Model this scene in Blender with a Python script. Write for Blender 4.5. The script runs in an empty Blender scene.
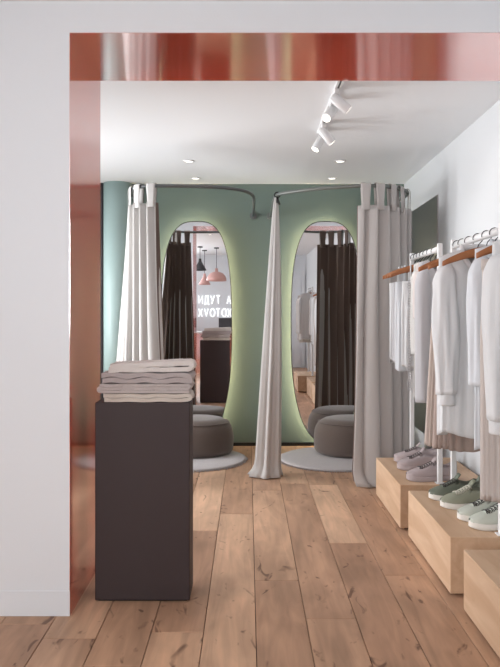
import bpy, bmesh, math, random
from mathutils import Vector, Matrix
from math import sin, cos, pi, radians, sqrt

SC = bpy.context.scene
COL = SC.collection
R = random.Random(7)

# ------------------------------------------------------------------ camera
cam_d = bpy.data.cameras.new('camera')
cam = bpy.data.objects.new('camera', cam_d)
COL.objects.link(cam)
cam.location = (0, 0, 1.2)
cam.rotation_euler = (pi / 2, 0, 0)
cam_d.sensor_fit = 'HORIZONTAL'
cam_d.sensor_width = 36
cam_d.lens = 36 * 680 / 500
cam_d.shift_x = 0.004
cam_d.shift_y = -0.043
cam_d.clip_start = 0.02
SC.camera = cam
SC.view_settings.view_transform = 'Standard'
SC.view_settings.look = 'None'
SC.view_settings.gamma = 1
SC.view_settings.use_curve_mapping = False
SC.view_settings.exposure = 0.15

# ------------------------------------------------------------------ helpers
def lin(c):
    return tuple(((v / 255) / 12.92 if v / 255 <= .04045 else ((v / 255 + .055) / 1.055) ** 2.4) for v in c)

class MB:
    """collects verts and faces for ONE mesh"""
    def __init__(self):
        self.v = []; self.f = []; self.smooth = []
    def add(self, vs, fs, smooth=True):
        b = len(self.v)
        self.v += [tuple(p) for p in vs]
        self.f += [tuple(b + i for i in f) for f in fs]
        self.smooth += [smooth] * len(fs)
    def box(self, x0, x1, y0, y1, z0, z1, bev=0.0, seg=2):
        bm = bmesh.new()
        bmesh.ops.create_cube(bm, size=1)
        for v in bm.verts:
            v.co = ((x0 + x1) / 2 + v.co.x * (x1 - x0), (y0 + y1) / 2 + v.co.y * (y1 - y0), (z0 + z1) / 2 + v.co.z * (z1 - z0))
        if bev > 0:
            bmesh.ops.bevel(bm, geom=list(bm.edges), offset=bev, segments=seg, affect='EDGES', profile=.5)
        bm.verts.index_update()
        self.add([v.co[:] for v in bm.verts], [[v.index for v in f.verts] for f in bm.faces], False)
        bm.free()
    def grid(self, rows, closed=False, smooth=True):
        """rows: list of equal-length point lists"""
        n = len(rows[0]); vs = [p for r in rows for p in r]; fs = []
        for i in range(len(rows) - 1):
            for j in range(n if closed else n - 1):
                k = (j + 1) % n
                fs.append((i * n + j, i * n + k, (i + 1) * n + k, (i + 1) * n + j))
        self.add(vs, fs, smooth)
    def loft(self, rings, caps=True, smooth=True):
        n = len(rings[0]); b = len(self.v)
        self.grid(rings, True, smooth)
        if caps:
            self.f.append(tuple(b + i for i in range(n))[::-1]); self.smooth.append(False)
            o = b + (len(rings) - 1) * n
            self.f.append(tuple(o + i for i in range(n))); self.smooth.append(False)
    def tube(self, path, r, seg=10, caps=True, flat=1.0):
        P = [Vector(p) for p in path]; rings = []
        up = Vector((0, 0, 1)); prev = None
        for i, p in enumerate(P):
            t = (P[min(i + 1, len(P) - 1)] - P[max(i - 1, 0)]).normalized()
            if prev is None:
                a = t.cross(up)
                if a.length < 1e-3: a = t.cross(Vector((1, 0, 0)))
                a.normalize()
            else:
                a = prev - t * prev.dot(t)
                a.normalize()
            prev = a; b = t.cross(a)
            rr = r[i] if isinstance(r, (list, tuple)) else r
            rings.append([tuple(p + a * (rr * cos(2 * pi * k / seg)) + b * (rr * flat * sin(2 * pi * k / seg))) for k in range(seg)])
        self.loft(rings, caps)
    def lathe(self, prof, cx=0, cy=0, cz=0, seg=40, sx=1, sy=1, caps=True):
        rings = [[(cx + r * sx * cos(2 * pi * k / seg), cy + r * sy * sin(2 * pi * k / seg), cz + z) for k in range(seg)] for r, z in prof]
        self.loft(rings, caps)
    def build(self, name, mat, parent=None, loc=None, solid=0.0, sub=0):
        me = bpy.data.meshes.new(name)
        me.from_pydata(self.v, [], self.f)
        me.polygons.foreach_set('use_smooth', self.smooth)
        me.update()
        bm = bmesh.new(); bm.from_mesh(me)
        if solid == 0: bmesh.ops.recalc_face_normals(bm, faces=bm.faces)
        bm.to_mesh(me); bm.free()
        me.materials.append(mat)
        o = bpy.data.objects.new(name, me); COL.objects.link(o)
        if parent: o.parent = parent
        if loc: o.location = loc
        if solid:
            m = o.modifiers.new('Solidify', 'SOLIDIFY'); m.thickness = solid; m.offset = 0
        if sub:
            m = o.modifiers.new('Subdivision', 'SUBSURF'); m.levels = sub; m.render_levels = sub
        return o

def tag(o, label=None, cat=None, group=None, kind=None):
    if label: o['label'] = label
    if cat: o['category'] = cat
    if group: o['group'] = group
    if kind: o['kind'] = kind
    return o

def thing(name, loc, label, cat, group=None, rz=0):
    o = bpy.data.objects.new(name, None); COL.objects.link(o)
    o.empty_display_size = .05
    o.location = loc; o.rotation_euler = (0, 0, rz)
    return tag(o, label, cat, group)

def copy_tree(o, parent=None):
    c = o.copy(); COL.objects.link(c)
    if parent: c.parent = parent
    for ch in [x for x in CH.get(o.name, o.children)]:
        copy_tree(ch, c)
    return c
CH = {}

def struct(name, mb, mat, label=None):
    o = mb.build(name, mat); o['kind'] = 'structure'
    return o

# ------------------------------------------------------------------ materials
def mat(name, col, rough=.5, metal=0, bump=0, bscale=80, ior=1.5, coat=0, var=0, vscale=4, emit=None, estr=0, sheen=0, stretch=None, spec=.5):
    m = bpy.data.materials.new(name); m.use_nodes = True
    nt = m.node_tree; N = nt.nodes; L = nt.links
    p = N['Principled BSDF']
    c = lin(col) if max(col) > 1.0 else col
    p.inputs['Base Color'].default_value = (*c, 1)
    p.inputs['Roughness'].default_value = rough
    p.inputs['Metallic'].default_value = metal
    p.inputs['IOR'].default_value = ior
    p.inputs['Coat Weight'].default_value = coat
    p.inputs['Sheen Weight'].default_value = sheen
    p.inputs['Specular IOR Level'].default_value = spec
    tc = N.new('ShaderNodeTexCoord')
    mp = N.new('ShaderNodeMapping'); L.new(tc.outputs['Object'], mp.inputs['Vector'])
    if stretch: mp.inputs['Scale'].default_value = stretch
    if var:
        nz = N.new('ShaderNodeTexNoise'); nz.inputs['Scale'].default_value = vscale; nz.inputs['Detail'].default_value = 5
        L.new(mp.outputs['Vector'], nz.inputs['Vector'])
        rp = N.new('ShaderNodeMapRange'); rp.inputs['To Min'].default_value = 1 - var; rp.inputs['To Max'].default_value = 1 + var
        L.new(nz.outputs['Fac'], rp.inputs['Value'])
        hs = N.new('ShaderNodeHueSaturation'); hs.inputs['Color'].default_value = (*c, 1)
        L.new(rp.outputs['Result'], hs.inputs['Value']); L.new(hs.outputs['Color'], p.inputs['Base Color'])
    if bump:
        nb = N.new('ShaderNodeTexNoise'); nb.inputs['Scale'].default_value = bscale; nb.inputs['Detail'].default_value = 4
        L.new(mp.outputs['Vector'], nb.inputs['Vector'])
        b = N.new('ShaderNodeBump'); b.inputs['Strength'].default_value = bump; b.inputs['Distance'].default_value = .01
        L.new(nb.outputs['Fac'], b.inputs['Height']); L.new(b.outputs['Normal'], p.inputs['Normal'])
    if emit:
        p.inputs['Emission Color'].default_value = (*lin(emit), 1); p.inputs['Emission Strength'].default_value = estr
    return m

M = {}
M['white'] = mat('white_paint', (226, 229, 233), .55, bump=.03, bscale=120)
M['wallr'] = mat('white_plaster', (219, 221, 223), .5, bump=.03, bscale=120)
M['ceil'] = mat('ceiling_paint', (238, 240, 242), .7)
M['base'] = mat('baseboard_paint', (226, 229, 233), .4)
M['teal'] = mat('sage_green_paint', (104, 120, 112), .55, var=.05, vscale=2.5, bump=.03, bscale=60)
M['coltl'] = mat('teal_column_paint', (168, 190, 187), .4)
M['red'] = mat('coral_red_lacquer', (226, 88, 60), .10, ior=6.5)
M['pedestal'] = mat('dark_plum_laminate', (55, 43, 44), .6, bump=.02, bscale=200)
M['rail'] = mat('dark_grey_metal', (104, 107, 107), .4, metal=.6)
M['railc'] = mat('grey_green_metal', (118, 122, 118), .4, metal=.5)
M['black'] = mat('black_metal', (16, 16, 17), .4)
M['linen'] = mat('pale_grey_linen', (198, 195, 192), .9, bump=.08, bscale=260, sheen=.2)
M['linen_w'] = mat('warm_grey_linen', (182, 177, 174), .9, bump=.08, bscale=260, sheen=.2)
M['lining'] = mat('dark_brown_lining', (104, 86, 78), .75, bump=.05, bscale=200)
M['pouf'] = mat('taupe_bouclé'.replace('é', 'e'), (94, 81, 74), .95, bump=.15, bscale=240, sheen=.3)
M['rug'] = mat('light_grey_rug', (188, 182, 182), .95, bump=.4, bscale=220, var=.08, vscale=60)
M['mirror'] = mat('mirror_glass', (.82, .82, .83), .0, metal=1)
M['rim'] = mat('black_rim', (22, 20, 18), .35)
M['led'] = mat('warm_green_led', (255, 246, 230), .5, emit=(255, 246, 226), estr=2.8)
M['hwood'] = mat('hanger_wood', (156, 98, 58), .4, var=.18, vscale=9, stretch=(1, 6, 6))
M['wire'] = mat('dark_hook_wire', (52, 52, 54), .3, metal=.8)
M['rackw'] = mat('white_powder_coat', (232, 232, 232), .35)
M['darkgl'] = mat('smoked_mirror_panel', (.50, .45, .46), .3, metal=1)
M['sole'] = mat('white_rubber', (226, 222, 214), .6)
M['spot'] = mat('white_lamp_body', (226, 226, 226), .4)
M['lens'] = mat('lamp_lens', (255, 250, 240), .4, emit=(255, 248, 236), estr=2.5)
M['pink'] = mat('dusty_pink_shade', (205, 160, 152), .45)
M['greyl'] = mat('dark_grey_shade', (52, 52, 55), .5)
M['neon'] = mat('white_neon', (255, 255, 255), .4, emit=(255, 255, 255), estr=1.5)
M['screen'] = mat('dark_screen', (70, 68, 72), .3)
def cloth(name, c, bump=.1, bscale=220): return mat(name, c, .92, bump=bump, bscale=bscale, sheen=.15)
M['c_white'] = cloth('white_cotton', (212, 213, 214))
M['c_cool'] = cloth('cool_white_cotton', (204, 207, 211))
M['c_cream'] = cloth('cream_cotton', (212, 207, 199))
M['c_grey'] = cloth('light_grey_jersey', (184, 183, 186))
M['c_pink'] = cloth('pale_blush_cotton', (208, 199, 195))
M['c_taupe'] = cloth('taupe_pleated_satin', (168, 150, 141))
M['c_beige'] = cloth('beige_pleated_fabric', (188, 174, 165))
M['c_rose'] = cloth('rose_beige_fabric', (198, 188, 182))
M['c_knit'] = cloth('cream_knit', (208, 207, 204), .5, 160)
M['f1'] = cloth('white_grey_knit', (216, 210, 206), .3, 180)
M['f2'] = cloth('mauve_grey_knit', (186, 176, 173), .3, 180)
M['f3'] = cloth('cool_grey_knit', (176, 166, 165), .3, 180)
M['f4'] = cloth('cream_grey_knit', (204, 194, 184), .3, 180)
def leather(name, c): return mat(name, c, .6, bump=.08, bscale=150)
M['s_lav'] = leather('mauve_suede', (176, 162, 162))
M['s_grn'] = leather('sage_canvas', (148, 150, 131))
M['s_dgrn'] = leather('dark_green_canvas', (112, 118, 104))
M['s_mint'] = leather('mint_canvas', (196, 200, 188))
M['lace_d'] = leather('dark_lace', (60, 54, 52))
M['lace_l'] = leather('light_lace', (206, 200, 186))
M['soleL'] = mat('mauve_rubber', (178, 164, 164), .6)

# oak for plinths
def wood_mat(name, c1, c2, scale=(2.2, 9, 9)):
    m = bpy.data.materials.new(name); m.use_nodes = True
    nt = m.node_tree; N = nt.nodes; L = nt.links; p = N['Principled BSDF']
    tc = N.new('ShaderNodeTexCoord'); mp = N.new('ShaderNodeMapping'); mp.inputs['Scale'].default_value = scale
    L.new(tc.outputs['Object'], mp.inputs['Vector'])
    n1 = N.new('ShaderNodeTexNoise'); n1.inputs['Scale'].default_value = 1.6; n1.inputs['Detail'].default_value = 7; n1.inputs['Distortion'].default_value = .8
    L.new(mp.outputs['Vector'], n1.inputs['Vector'])
    r = N.new('ShaderNodeValToRGB'); r.color_ramp.elements[0].position = .3; r.color_ramp.elements[1].position = .72
    r.color_ramp.elements[0].color = (*lin(c1), 1); r.color_ramp.elements[1].color = (*lin(c2), 1)
    L.new(n1.outputs['Fac'], r.inputs['Fac']); L.new(r.outputs['Color'], p.inputs['Base Color'])
    p.inputs['Roughness'].default_value = .55
    b = N.new('ShaderNodeBump'); b.inputs['Strength'].default_value = .08; b.inputs['Distance'].default_value = .01
    L.new(n1.outputs['Fac'], b.inputs['Height']); L.new(b.outputs['Normal'], p.inputs['Normal'])
    return m
M['oak'] = wood_mat('pale_oak_veneer', (194, 158, 126), (217, 186, 156), (9, 1.4, 9))

# floor boards: tone per board from an attribute, grain and knots procedural
def floor_mat():
    m = bpy.data.materials.new('oak_floor_boards'); m.use_nodes = True
    nt = m.node_tree; N = nt.nodes; L = nt.links; p = N['Principled BSDF']
    tc = N.new('ShaderNodeTexCoord')
    at = N.new('ShaderNodeAttribute'); at.attribute_name = 'tone'
    # offset coordinates per board so the grain does not run across seams
    sc = N.new('ShaderNodeVectorMath'); sc.operation = 'SCALE'; sc.inputs['Scale'].default_value = 37.0
    L.new(at.outputs['Vector'], sc.inputs[0])
    ad = N.new('ShaderNodeVectorMath'); ad.operation = 'ADD'
    L.new(tc.outputs['Object'], ad.inputs[0]); L.new(sc.outputs['Vector'], ad.inputs[1])
    def noise(scale3, s, detail, dist):
        mp = N.new('ShaderNodeMapping'); mp.inputs['Scale'].default_value = scale3
        L.new(ad.outputs['Vector'], mp.inputs['Vector'])
        n = N.new('ShaderNodeTexNoise'); n.inputs['Scale'].default_value = s; n.inputs['Detail'].default_value = detail; n.inputs['Distortion'].default_value = dist
        L.new(mp.outputs['Vector'], n.inputs['Vector']); return n
    grain = noise((14, 1.3, 1), 1.5, 8, 1.2)
    cloud = noise((5, 1.6, 1), 1.3, 3, .6)
    knot = noise((9, 4.2, 1), 1.35, 2.5, 1.6)
    r1 = N.new('ShaderNodeValToRGB')
    r1.color_ramp.elements[0].position = .0; r1.color_ramp.elements[0].color = (*lin((156, 116, 92)), 1)
    r1.color_ramp.elements[1].position = 1.; r1.color_ramp.elements[1].color = (*lin((226, 186, 154)), 1)
    L.new(at.outputs['Fac'], r1.inputs['Fac'])
    def mul(a, fac_node, lo, hi, p0, p1):
        mr = N.new('ShaderNodeMapRange'); mr.inputs['From Min'].default_value = p0; mr.inputs['From Max'].default_value = p1
        mr.inputs['To Min'].default_value = lo; mr.inputs['To Max'].default_value = hi
        L.new(fac_node.outputs['Fac'], mr.inputs['Value'])
        mx = N.new('ShaderNodeMix'); mx.data_type = 'RGBA'; mx.blend_type = 'MULTIPLY'; mx.inputs[0].default_value = 1
        L.new(a, mx.inputs[6]); L.new(mr.outputs['Result'], mx.inputs[7]); return mx.outputs[2]
    c = mul(r1.outputs['Color'], grain, .84, 1.1, .3, .7)
    c = mul(c, cloud, .72, 1.12, .3, .7)
    kr = N.new('ShaderNodeMapRange'); kr.inputs['From Min'].default_value = .64; kr.inputs['From Max'].default_value = .73; kr.clamp = True
    L.new(knot.outputs['Fac'], kr.inputs['Value'])
    mk = N.new('ShaderNodeMix'); mk.data_type = 'RGBA'; mk.inputs[7].default_value = (*lin((84, 52, 38)), 1)
    ml = N.new('ShaderNodeMath'); ml.operation = 'MULTIPLY'; ml.inputs[1].default_value = .8
    L.new(kr.outputs['Result'], ml.inputs[0]); L.new(ml.outputs[0], mk.inputs[0]); L.new(c, mk.inputs[6])
    L.new(mk.outputs[2], p.inputs['Base Color'])
    p.inputs['Roughness'].default_value = .48
    p.inputs['Specular IOR Level'].default_value = .35
    b = N.new('ShaderNodeBump'); b.inputs['Strength'].default_value = .12; b.inputs['Distance'].default_value = .01
    L.new(grain.outputs['Fac'], b.inputs['Height']); L.new(b.outputs['Normal'], p.inputs['Normal'])
    return m

def glass_mat():
    m = bpy.data.materials.new('clear_window_glass'); m.use_nodes = True
    nt = m.node_tree; N = nt.nodes; L = nt.links
    N.remove(N['Principled BSDF'])
    t = N.new('ShaderNodeBsdfTransparent'); g = N.new('ShaderNodeBsdfGlossy'); g.inputs['Roughness'].default_value = .02
    f = N.new('ShaderNodeFresnel'); f.inputs['IOR'].default_value = 1.45
    x = N.new('ShaderNodeMixShader')
    L.new(f.outputs[0], x.inputs[0]); L.new(t.outputs[0], x.inputs[1]); L.new(g.outputs[0], x.inputs[2])
    L.new(x.outputs[0], N['Material Output'].inputs['Surface'])
    return m
M['glass'] = glass_mat()
M['floor'] = floor_mat()
M['seam'] = mat('dark_floor_seam', (46, 28, 20), .9)

# ------------------------------------------------------------------ room shell
YB = 6.10           # back wall
YN, YF = 2.685, 3.238   # partition near / far face
HC = 2.348          # room ceiling
HF = 2.428          # shop front ceiling
HO = 2.301          # opening head
YR = -2.7           # storefront wall
XL = -2.7
XW = -2.25
def xr(y): return 1.40 - (YB - y) * .0165

# floor with individual boards in one mesh
mb = MB(); tones = []
W = .1965; X0 = .030
fixed = {-2: [(2.55, .62), (3.73, .35), (5.3, .8)], -1: [(4.04, .72), (6.2, .36)], 0: [(3.04, .38), (4.58, .6), (6.3, .45)],
         1: [(2.66, .5), (4.75, .4), (6.4, .6)], 2: [(2.0, .42), (3.53, .33), (4.72, .95), (6.3, .5)], -3: [(2.3, .6), (4.2, .45)], -4: [(2.5, .5), (4.4, .6)], 3: [(3.1, .42), (4.9, .4)]}
mb.add([(XL - .2, YR - .2, -.012), (1.7, YR - .2, -.012), (1.7, YB + .2, -.012), (XL - .2, YB + .2, -.012)], [(0, 1, 2, 3)], False); tones.append(-1)
for k in range(-15, 9):
    xa = X0 + k * W; xb = xa + W
    y = YR - .2; lst = []
    segs = fixed.get(k)
    if segs:
        lst = [(YR - .2, .7, R.random()), (.7, None, None)]
        prev = .7; lst = [(YR - .2, .7, .5)]
        for (ye, t) in segs:
            lst.append((prev, ye, t)); prev = ye
        if prev < YB + .2: lst.append((prev, YB + .2, R.uniform(.35, .7)))
    else:
        while y < YB + .2:
            ye = min(YB + .2, y + R.uniform(1.2, 2.2)); lst.append((y, ye, R.uniform(.3, .75))); y = ye
    for (ya, ye, t) in lst:
        g = .0013; h = .0016
        b = [(xa + g, ya + g), (xb - g, ya + g), (xb - g, ye - g), (xa + g, ye - g)]
        i = [(xa + g + h, ya + g + h), (xb - g - h, ya + g + h), (xb - g - h, ye - g - h), (xa + g + h, ye - g - h)]
        vs = [(p[0], p[1], -.012) for p in b] + [(p[0], p[1], -.0015) for p in b] + [(p[0], p[1], 0) for p in i]
        fs = [(8, 9, 10, 11)] + [(a, (a + 1) % 4, 4 + (a + 1) % 4, 4 + a) for a in range(4)] + [(4 + a, 4 + (a + 1) % 4, 8 + (a + 1) % 4, 8 + a) for a in range(4)]
        mb.add(vs, fs, False); tones += [t] * len(fs)
fl = struct('floor', mb, M['floor'])
fl.data.materials.append(M['seam'])
for i, t in enumerate(tones):
    if t < 0: fl.data.polygons[i].material_index = 1
at = fl.data.attributes.new('tone', 'FLOAT_VECTOR', 'FACE')
at.data.foreach_set('vector', [c for t in tones for c in (t, t, t)])

# back wall
mb = MB(); mb.box(-1.33, xr(YB) + .14, YB, YB + .12, 0, HC + .02)
struct('wall_back', mb, M['teal'])
# half round column closing the back wall's left end
mb = MB(); mb.lathe([(.125, 0), (.125, HC)], -1.165, YB - .02, 0, seg=64)
struct('column_left', mb, M['coltl'])
# right wall, very slightly out of parallel
mb = MB()
ya, yb = YR, YB + .12
mb.add([(xr(ya), ya, 0), (xr(yb), yb, 0), (xr(yb) + .14, yb, 0), (xr(ya) + .14, ya, 0), (xr(ya), ya, 2.6), (xr(yb), yb, 2.6), (xr(yb) + .14, yb, 2.6), (xr(ya) + .14, ya, 2.6)],
       [(0, 1, 2, 3), (4, 5, 6, 7), (0, 1, 5, 4), (1, 2, 6, 5), (2, 3, 7, 6), (3, 0, 4, 7)], False)
struct('wall_right', mb, M['wallr'])
# ceilings
mb = MB(); mb.box(XW - .12, 1.6, YF, YB + .12, HC, HC + .1)
struct('ceiling', mb, M['ceil'])
mb = MB(); mb.box(XL - .1, 1.6, YR - .1, YN + .0, HF, HF + .1)
struct('ceiling_front', mb, M['ceil'])
# partition with the wide opening
mb = MB(); mb.box(XL, -.7052, YN, YF, 0, HF + .1)
struct('wall_partition', mb, M['white'])
mb = MB(); mb.box(-.7052, xr(YN) + .05, YN, YF, HO + .0022, HF + .1)
struct('wall_lintel', mb, M['white'])
# red lacquered lining
mb = MB(); mb.box(-.7051, -.703, YN - .0005, YF + .0005, 0, HO)
struct('trim_1', mb, M['red'])
mb = MB(); mb.box(-.7051, xr(YN), YN - .0005, YF + .0005, HO, HO + .0021)
struct('trim_2', mb, M['red'])
# baseboards
mb = MB(); mb.box(XL, -.703, YN - .004, YN - .0001, 0, .10, .001, 1)
struct('baseboard_partition', mb, M['base'])
mb = MB(); mb.box(-1.0, xr(YB), YB - .012, YB - .0002, 0, .03)
struct('baseboard_back', mb, M['black'])
# left wall of the fitting room with a window added for light from the left, hidden from the front by the partition
XW = -2.25
wy0, wy1, wz0, wz1 = 3.6, 5.75, .35, 2.2
mb = MB()
mb.box(XW - .12, XW, YF, wy0, 0, HC + .02); mb.box(XW - .12, XW, wy1, YB + .12, 0, HC + .02)
mb.box(XW - .12, XW, wy0, wy1, 0, wz0); mb.box(XW - .12, XW, wy0, wy1, wz1, HC + .02)
struct('wall_left', mb, M['white'])
mb = MB(); mb.box(XW, -1.33, YB + .0, YB + .12, 0, HC + .02)
struct('wall_back_left', mb, M['white'])
mb = MB(); mb.box(-1.335, -1.292, YB - .06, YB - .0005, 0, HC)  # dark strip standing in for the shaded gap beside the column
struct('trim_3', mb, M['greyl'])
def window(name, axis, a0, a1, z0, z1, p, n):
    root = thing(name, (0, 0, 0), None, None); root['kind'] = 'structure'
    f = MB(); t = .05
    def bx(u0, u1, w0, w1):
        if axis == 'y': f.box(p - .03, p + .03, u0, u1, w0, w1)
        else: f.box(u0, u1, p - .03, p + .03, w0, w1)
    bx(a0, a1, z0, z0 + t); bx(a0, a1, z1 - t, z1); bx(a0, a0 + t, z0 + t, z1 - t); bx(a1 - t, a1, z0 + t, z1 - t)
    for i in range(1, n):
        c = a0 + (a1 - a0) * i / n; bx(c - t / 2, c + t / 2, z0 + t, z1 - t)
    f.build('window_frame', M['spot'], root)
    for i in range(n):
        g = MB(); u0 = a0 + (a1 - a0) * i / n + t / 2; u1 = a0 + (a1 - a0) * (i + 1) / n - t / 2
        if axis == 'y': g.box(p - .004, p + .004, u0, u1, z0 + t, z1 - t)
        else: g.box(u0, u1, p - .004, p + .004, z0 + t, z1 - t)
        g.build('glass_pane', M['glass'], root)
window('window_2', 'y', wy0, wy1, wz0, wz1, XW - .06, 2)
# shop front: left wall, storefront wall; unseen windows added to light the shop
mb = MB(); sy0, sy1 = -2.0, 1.4
mb.box(XL - .12, XL, YR, sy0, 0, HF + .1); mb.box(XL - .12, XL, sy1, YN, 0, HF + .1)
mb.box(XL - .12, XL, sy0, sy1, 0, 1.0); mb.box(XL - .12, XL, sy0, sy1, 2.35, HF + .1)
struct('wall_front_left', mb, M['white'])
mb = MB()
mb.box(XL, -2.55, YR - .12, YR, 0, HF); mb.box(-1.15, xr(YR), YR - .12, YR, 0, HF)
mb.box(-2.55, -1.15, YR - .12, YR, 2.35, HF); mb.box(-2.55, -1.15, YR - .12, YR, 0, 1.0)
struct('wall_storefront', mb, M['white'])
window('window_1', 'x', -2.55, -1.15, 1.0, 2.35, YR - .06, 2)
window('window_3', 'y', sy0, sy1, 1.0, 2.35, XL - .06, 3)
dr = thing('door_1', (.72, YR, 0), None, None); dr['kind'] = 'structure'
m = MB(); m.box(-.42, .42, .0005, .03, .004, 2.0, .002, 1); m.build('door_leaf', M['base'], dr)
m = MB(); m.box(-.50, -.425, .0005, .04, 0, 2.08); m.box(.425, .50, .0005, .04, 0, 2.08); m.box(-.425, .425, .0005, .04, 2.005, 2.08); m.build('door_frame', M['base'], dr)
m = MB(); m.tube([(-.36, .031, 1.0), (-.36, .07, 1.0), (-.25, .07, 1.0)], .009, 8); m.build('door_handle', M['rail'], dr)

# smoked mirror panel on the right wall behind the far rack
mb = MB()
ya, yb = 4.93, 5.95; za, zb = .25, 2.05
t = .008
mb.add([(xr(ya) - .001, ya, za), (xr(yb) - .001, yb, za), (xr(yb) - .001, yb, zb), (xr(ya) - .001, ya, zb),
        (xr(ya) - t, ya, za), (xr(yb) - t, yb, za), (xr(yb) - t, yb, zb), (xr(ya) - t, ya, zb)],
       [(0, 1, 2, 3), (4, 5, 6, 7), (0, 1, 5, 4), (1, 2, 6, 5), (2, 3, 7, 6), (3, 0, 4, 7)], False)
o = mb.build('wall_mirror_panel', M['darkgl'])
tag(o, 'tall grey smoked mirror panel on right wall behind the far clothes rack', 'mirror')

# ------------------------------------------------------------------ oval mirrors
def se_outline(hw, hh, n=96):
    out = []
    for i in range(n):
        a = 2 * pi * i / n; c, s = cos(a), sin(a)
        e = 3.0 if s > 0 else 2.4
        out.append((hw * math.copysign(abs(c) ** (2 / e), c), hh * math.copysign(abs(s) ** (2 / e), s)))
    return out
def mirror(loc, yaw, pitch, label):
    root = thing('oval_mirror', loc, label, 'mirror', 'oval mirrors in the fitting booths')
    root.rotation_euler = (pitch, 0, yaw)
    hw, hh = .314, .975
    def ringat(s, y):
        return [(x * (1 - s / hw), y, z * (1 - s / hh)) for x, z in se_outline(hw, hh)]
    g = MB(); g.loft([ringat(.006, -.012), ringat(.006, -.006)], True, False); g.build('mirror_glass', M['mirror'], root)
    f = MB(); f.loft([ringat(.0062, -.016), ringat(0, -.016), ringat(0, .008), ringat(.0062, .008), ringat(.0062, -.016)], False, False); f.build('mirror_rim', M['rim'], root)
    b = MB(); b.loft([ringat(.0065, -.0055), ringat(.0065, .006)], True, False); b.build('backing_board', M['black'], root)
    l = MB(); l.loft([ringat(.05, .0065), ringat(.05, .014), ringat(.065, .014), ringat(.065, .0065)], True, False); l.build('light_strip', M['led'], root)
    return root
mirror((-.454, YB - .105, 1.025), 0, 0, 'tall oval mirror in left fitting booth, showing the opening')
mirror((.69, YB - .105, 1.025), 0, 0, 'tall oval mirror in right fitting booth, showing the racks')

# ------------------------------------------------------------------ curtain rails
RZ = 2.06
def smooth_path(pts, n=8):
    out = []
    P = [Vector(p) for p in pts]
    for i in range(len(P) - 1):
        p0 = P[max(i - 1, 0)]; p1 = P[i]; p2 = P[i + 1]; p3 = P[min(i + 2, len(P) - 1)]
        for k in range(n):
            t = k / n
            out.append(.5 * ((2 * p1) + (p2 - p0) * t + (2 * p0 - 5 * p1 + 4 * p2 - p3) * t * t + (3 * p1 - p0 - 3 * p2 + p3) * t ** 3))
    out.append(P[-1]); return out
def rail(pts, label, ends, mt):
    root = thing('curtain_rail', (ends[0][0], YB, RZ), label, 'curtain rail', 'curved curtain rails')
    off = Vector(root.location)
    m = MB(); m.tube([p - off for p in smooth_path(pts)], .0125, 12); m.build('rail_tube', mt, root)
    for e in ends:
        f = MB(); f.tube([Vector((e[0], YB - .001, RZ)) - off, Vector((e[0], YB - .016, RZ)) - off], .032, 20); f.build('wall_flange', mt, root)
    return root
LR = [(-.86, YB - .005, RZ), (-.86, 5.35, RZ), (-.85, 4.95, RZ), (-.79, 4.72, RZ), (-.66, 4.64, RZ), (-.45, 4.64, RZ), (-.22, 4.68, RZ), (-.05, 4.80, RZ), (.025, 4.97, RZ), (.045, 5.2, RZ), (.047, 5.6, RZ), (.047, YB - .005, RZ)]
rail(LR, 'bent dark grey rail over the left fitting booth', [(-.86,), (.047,)], M['rail'])
RR = [(.20, YB - .005, RZ), (.20, 5.6, RZ), (.20, 5.2, RZ), (.215, 5.0, RZ), (.30, 4.88, RZ), (.50, 4.74, RZ), (.76, 4.64, RZ), (.93, 4.65, RZ), (1.07, 4.76, RZ), (1.16, 4.95, RZ), (1.17, 5.4, RZ), (1.17, YB - .005, RZ)]
rail(RR, 'bent light grey rail over the right fitting booth', [(.20,), (1.17,)], M['railc'])

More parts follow.
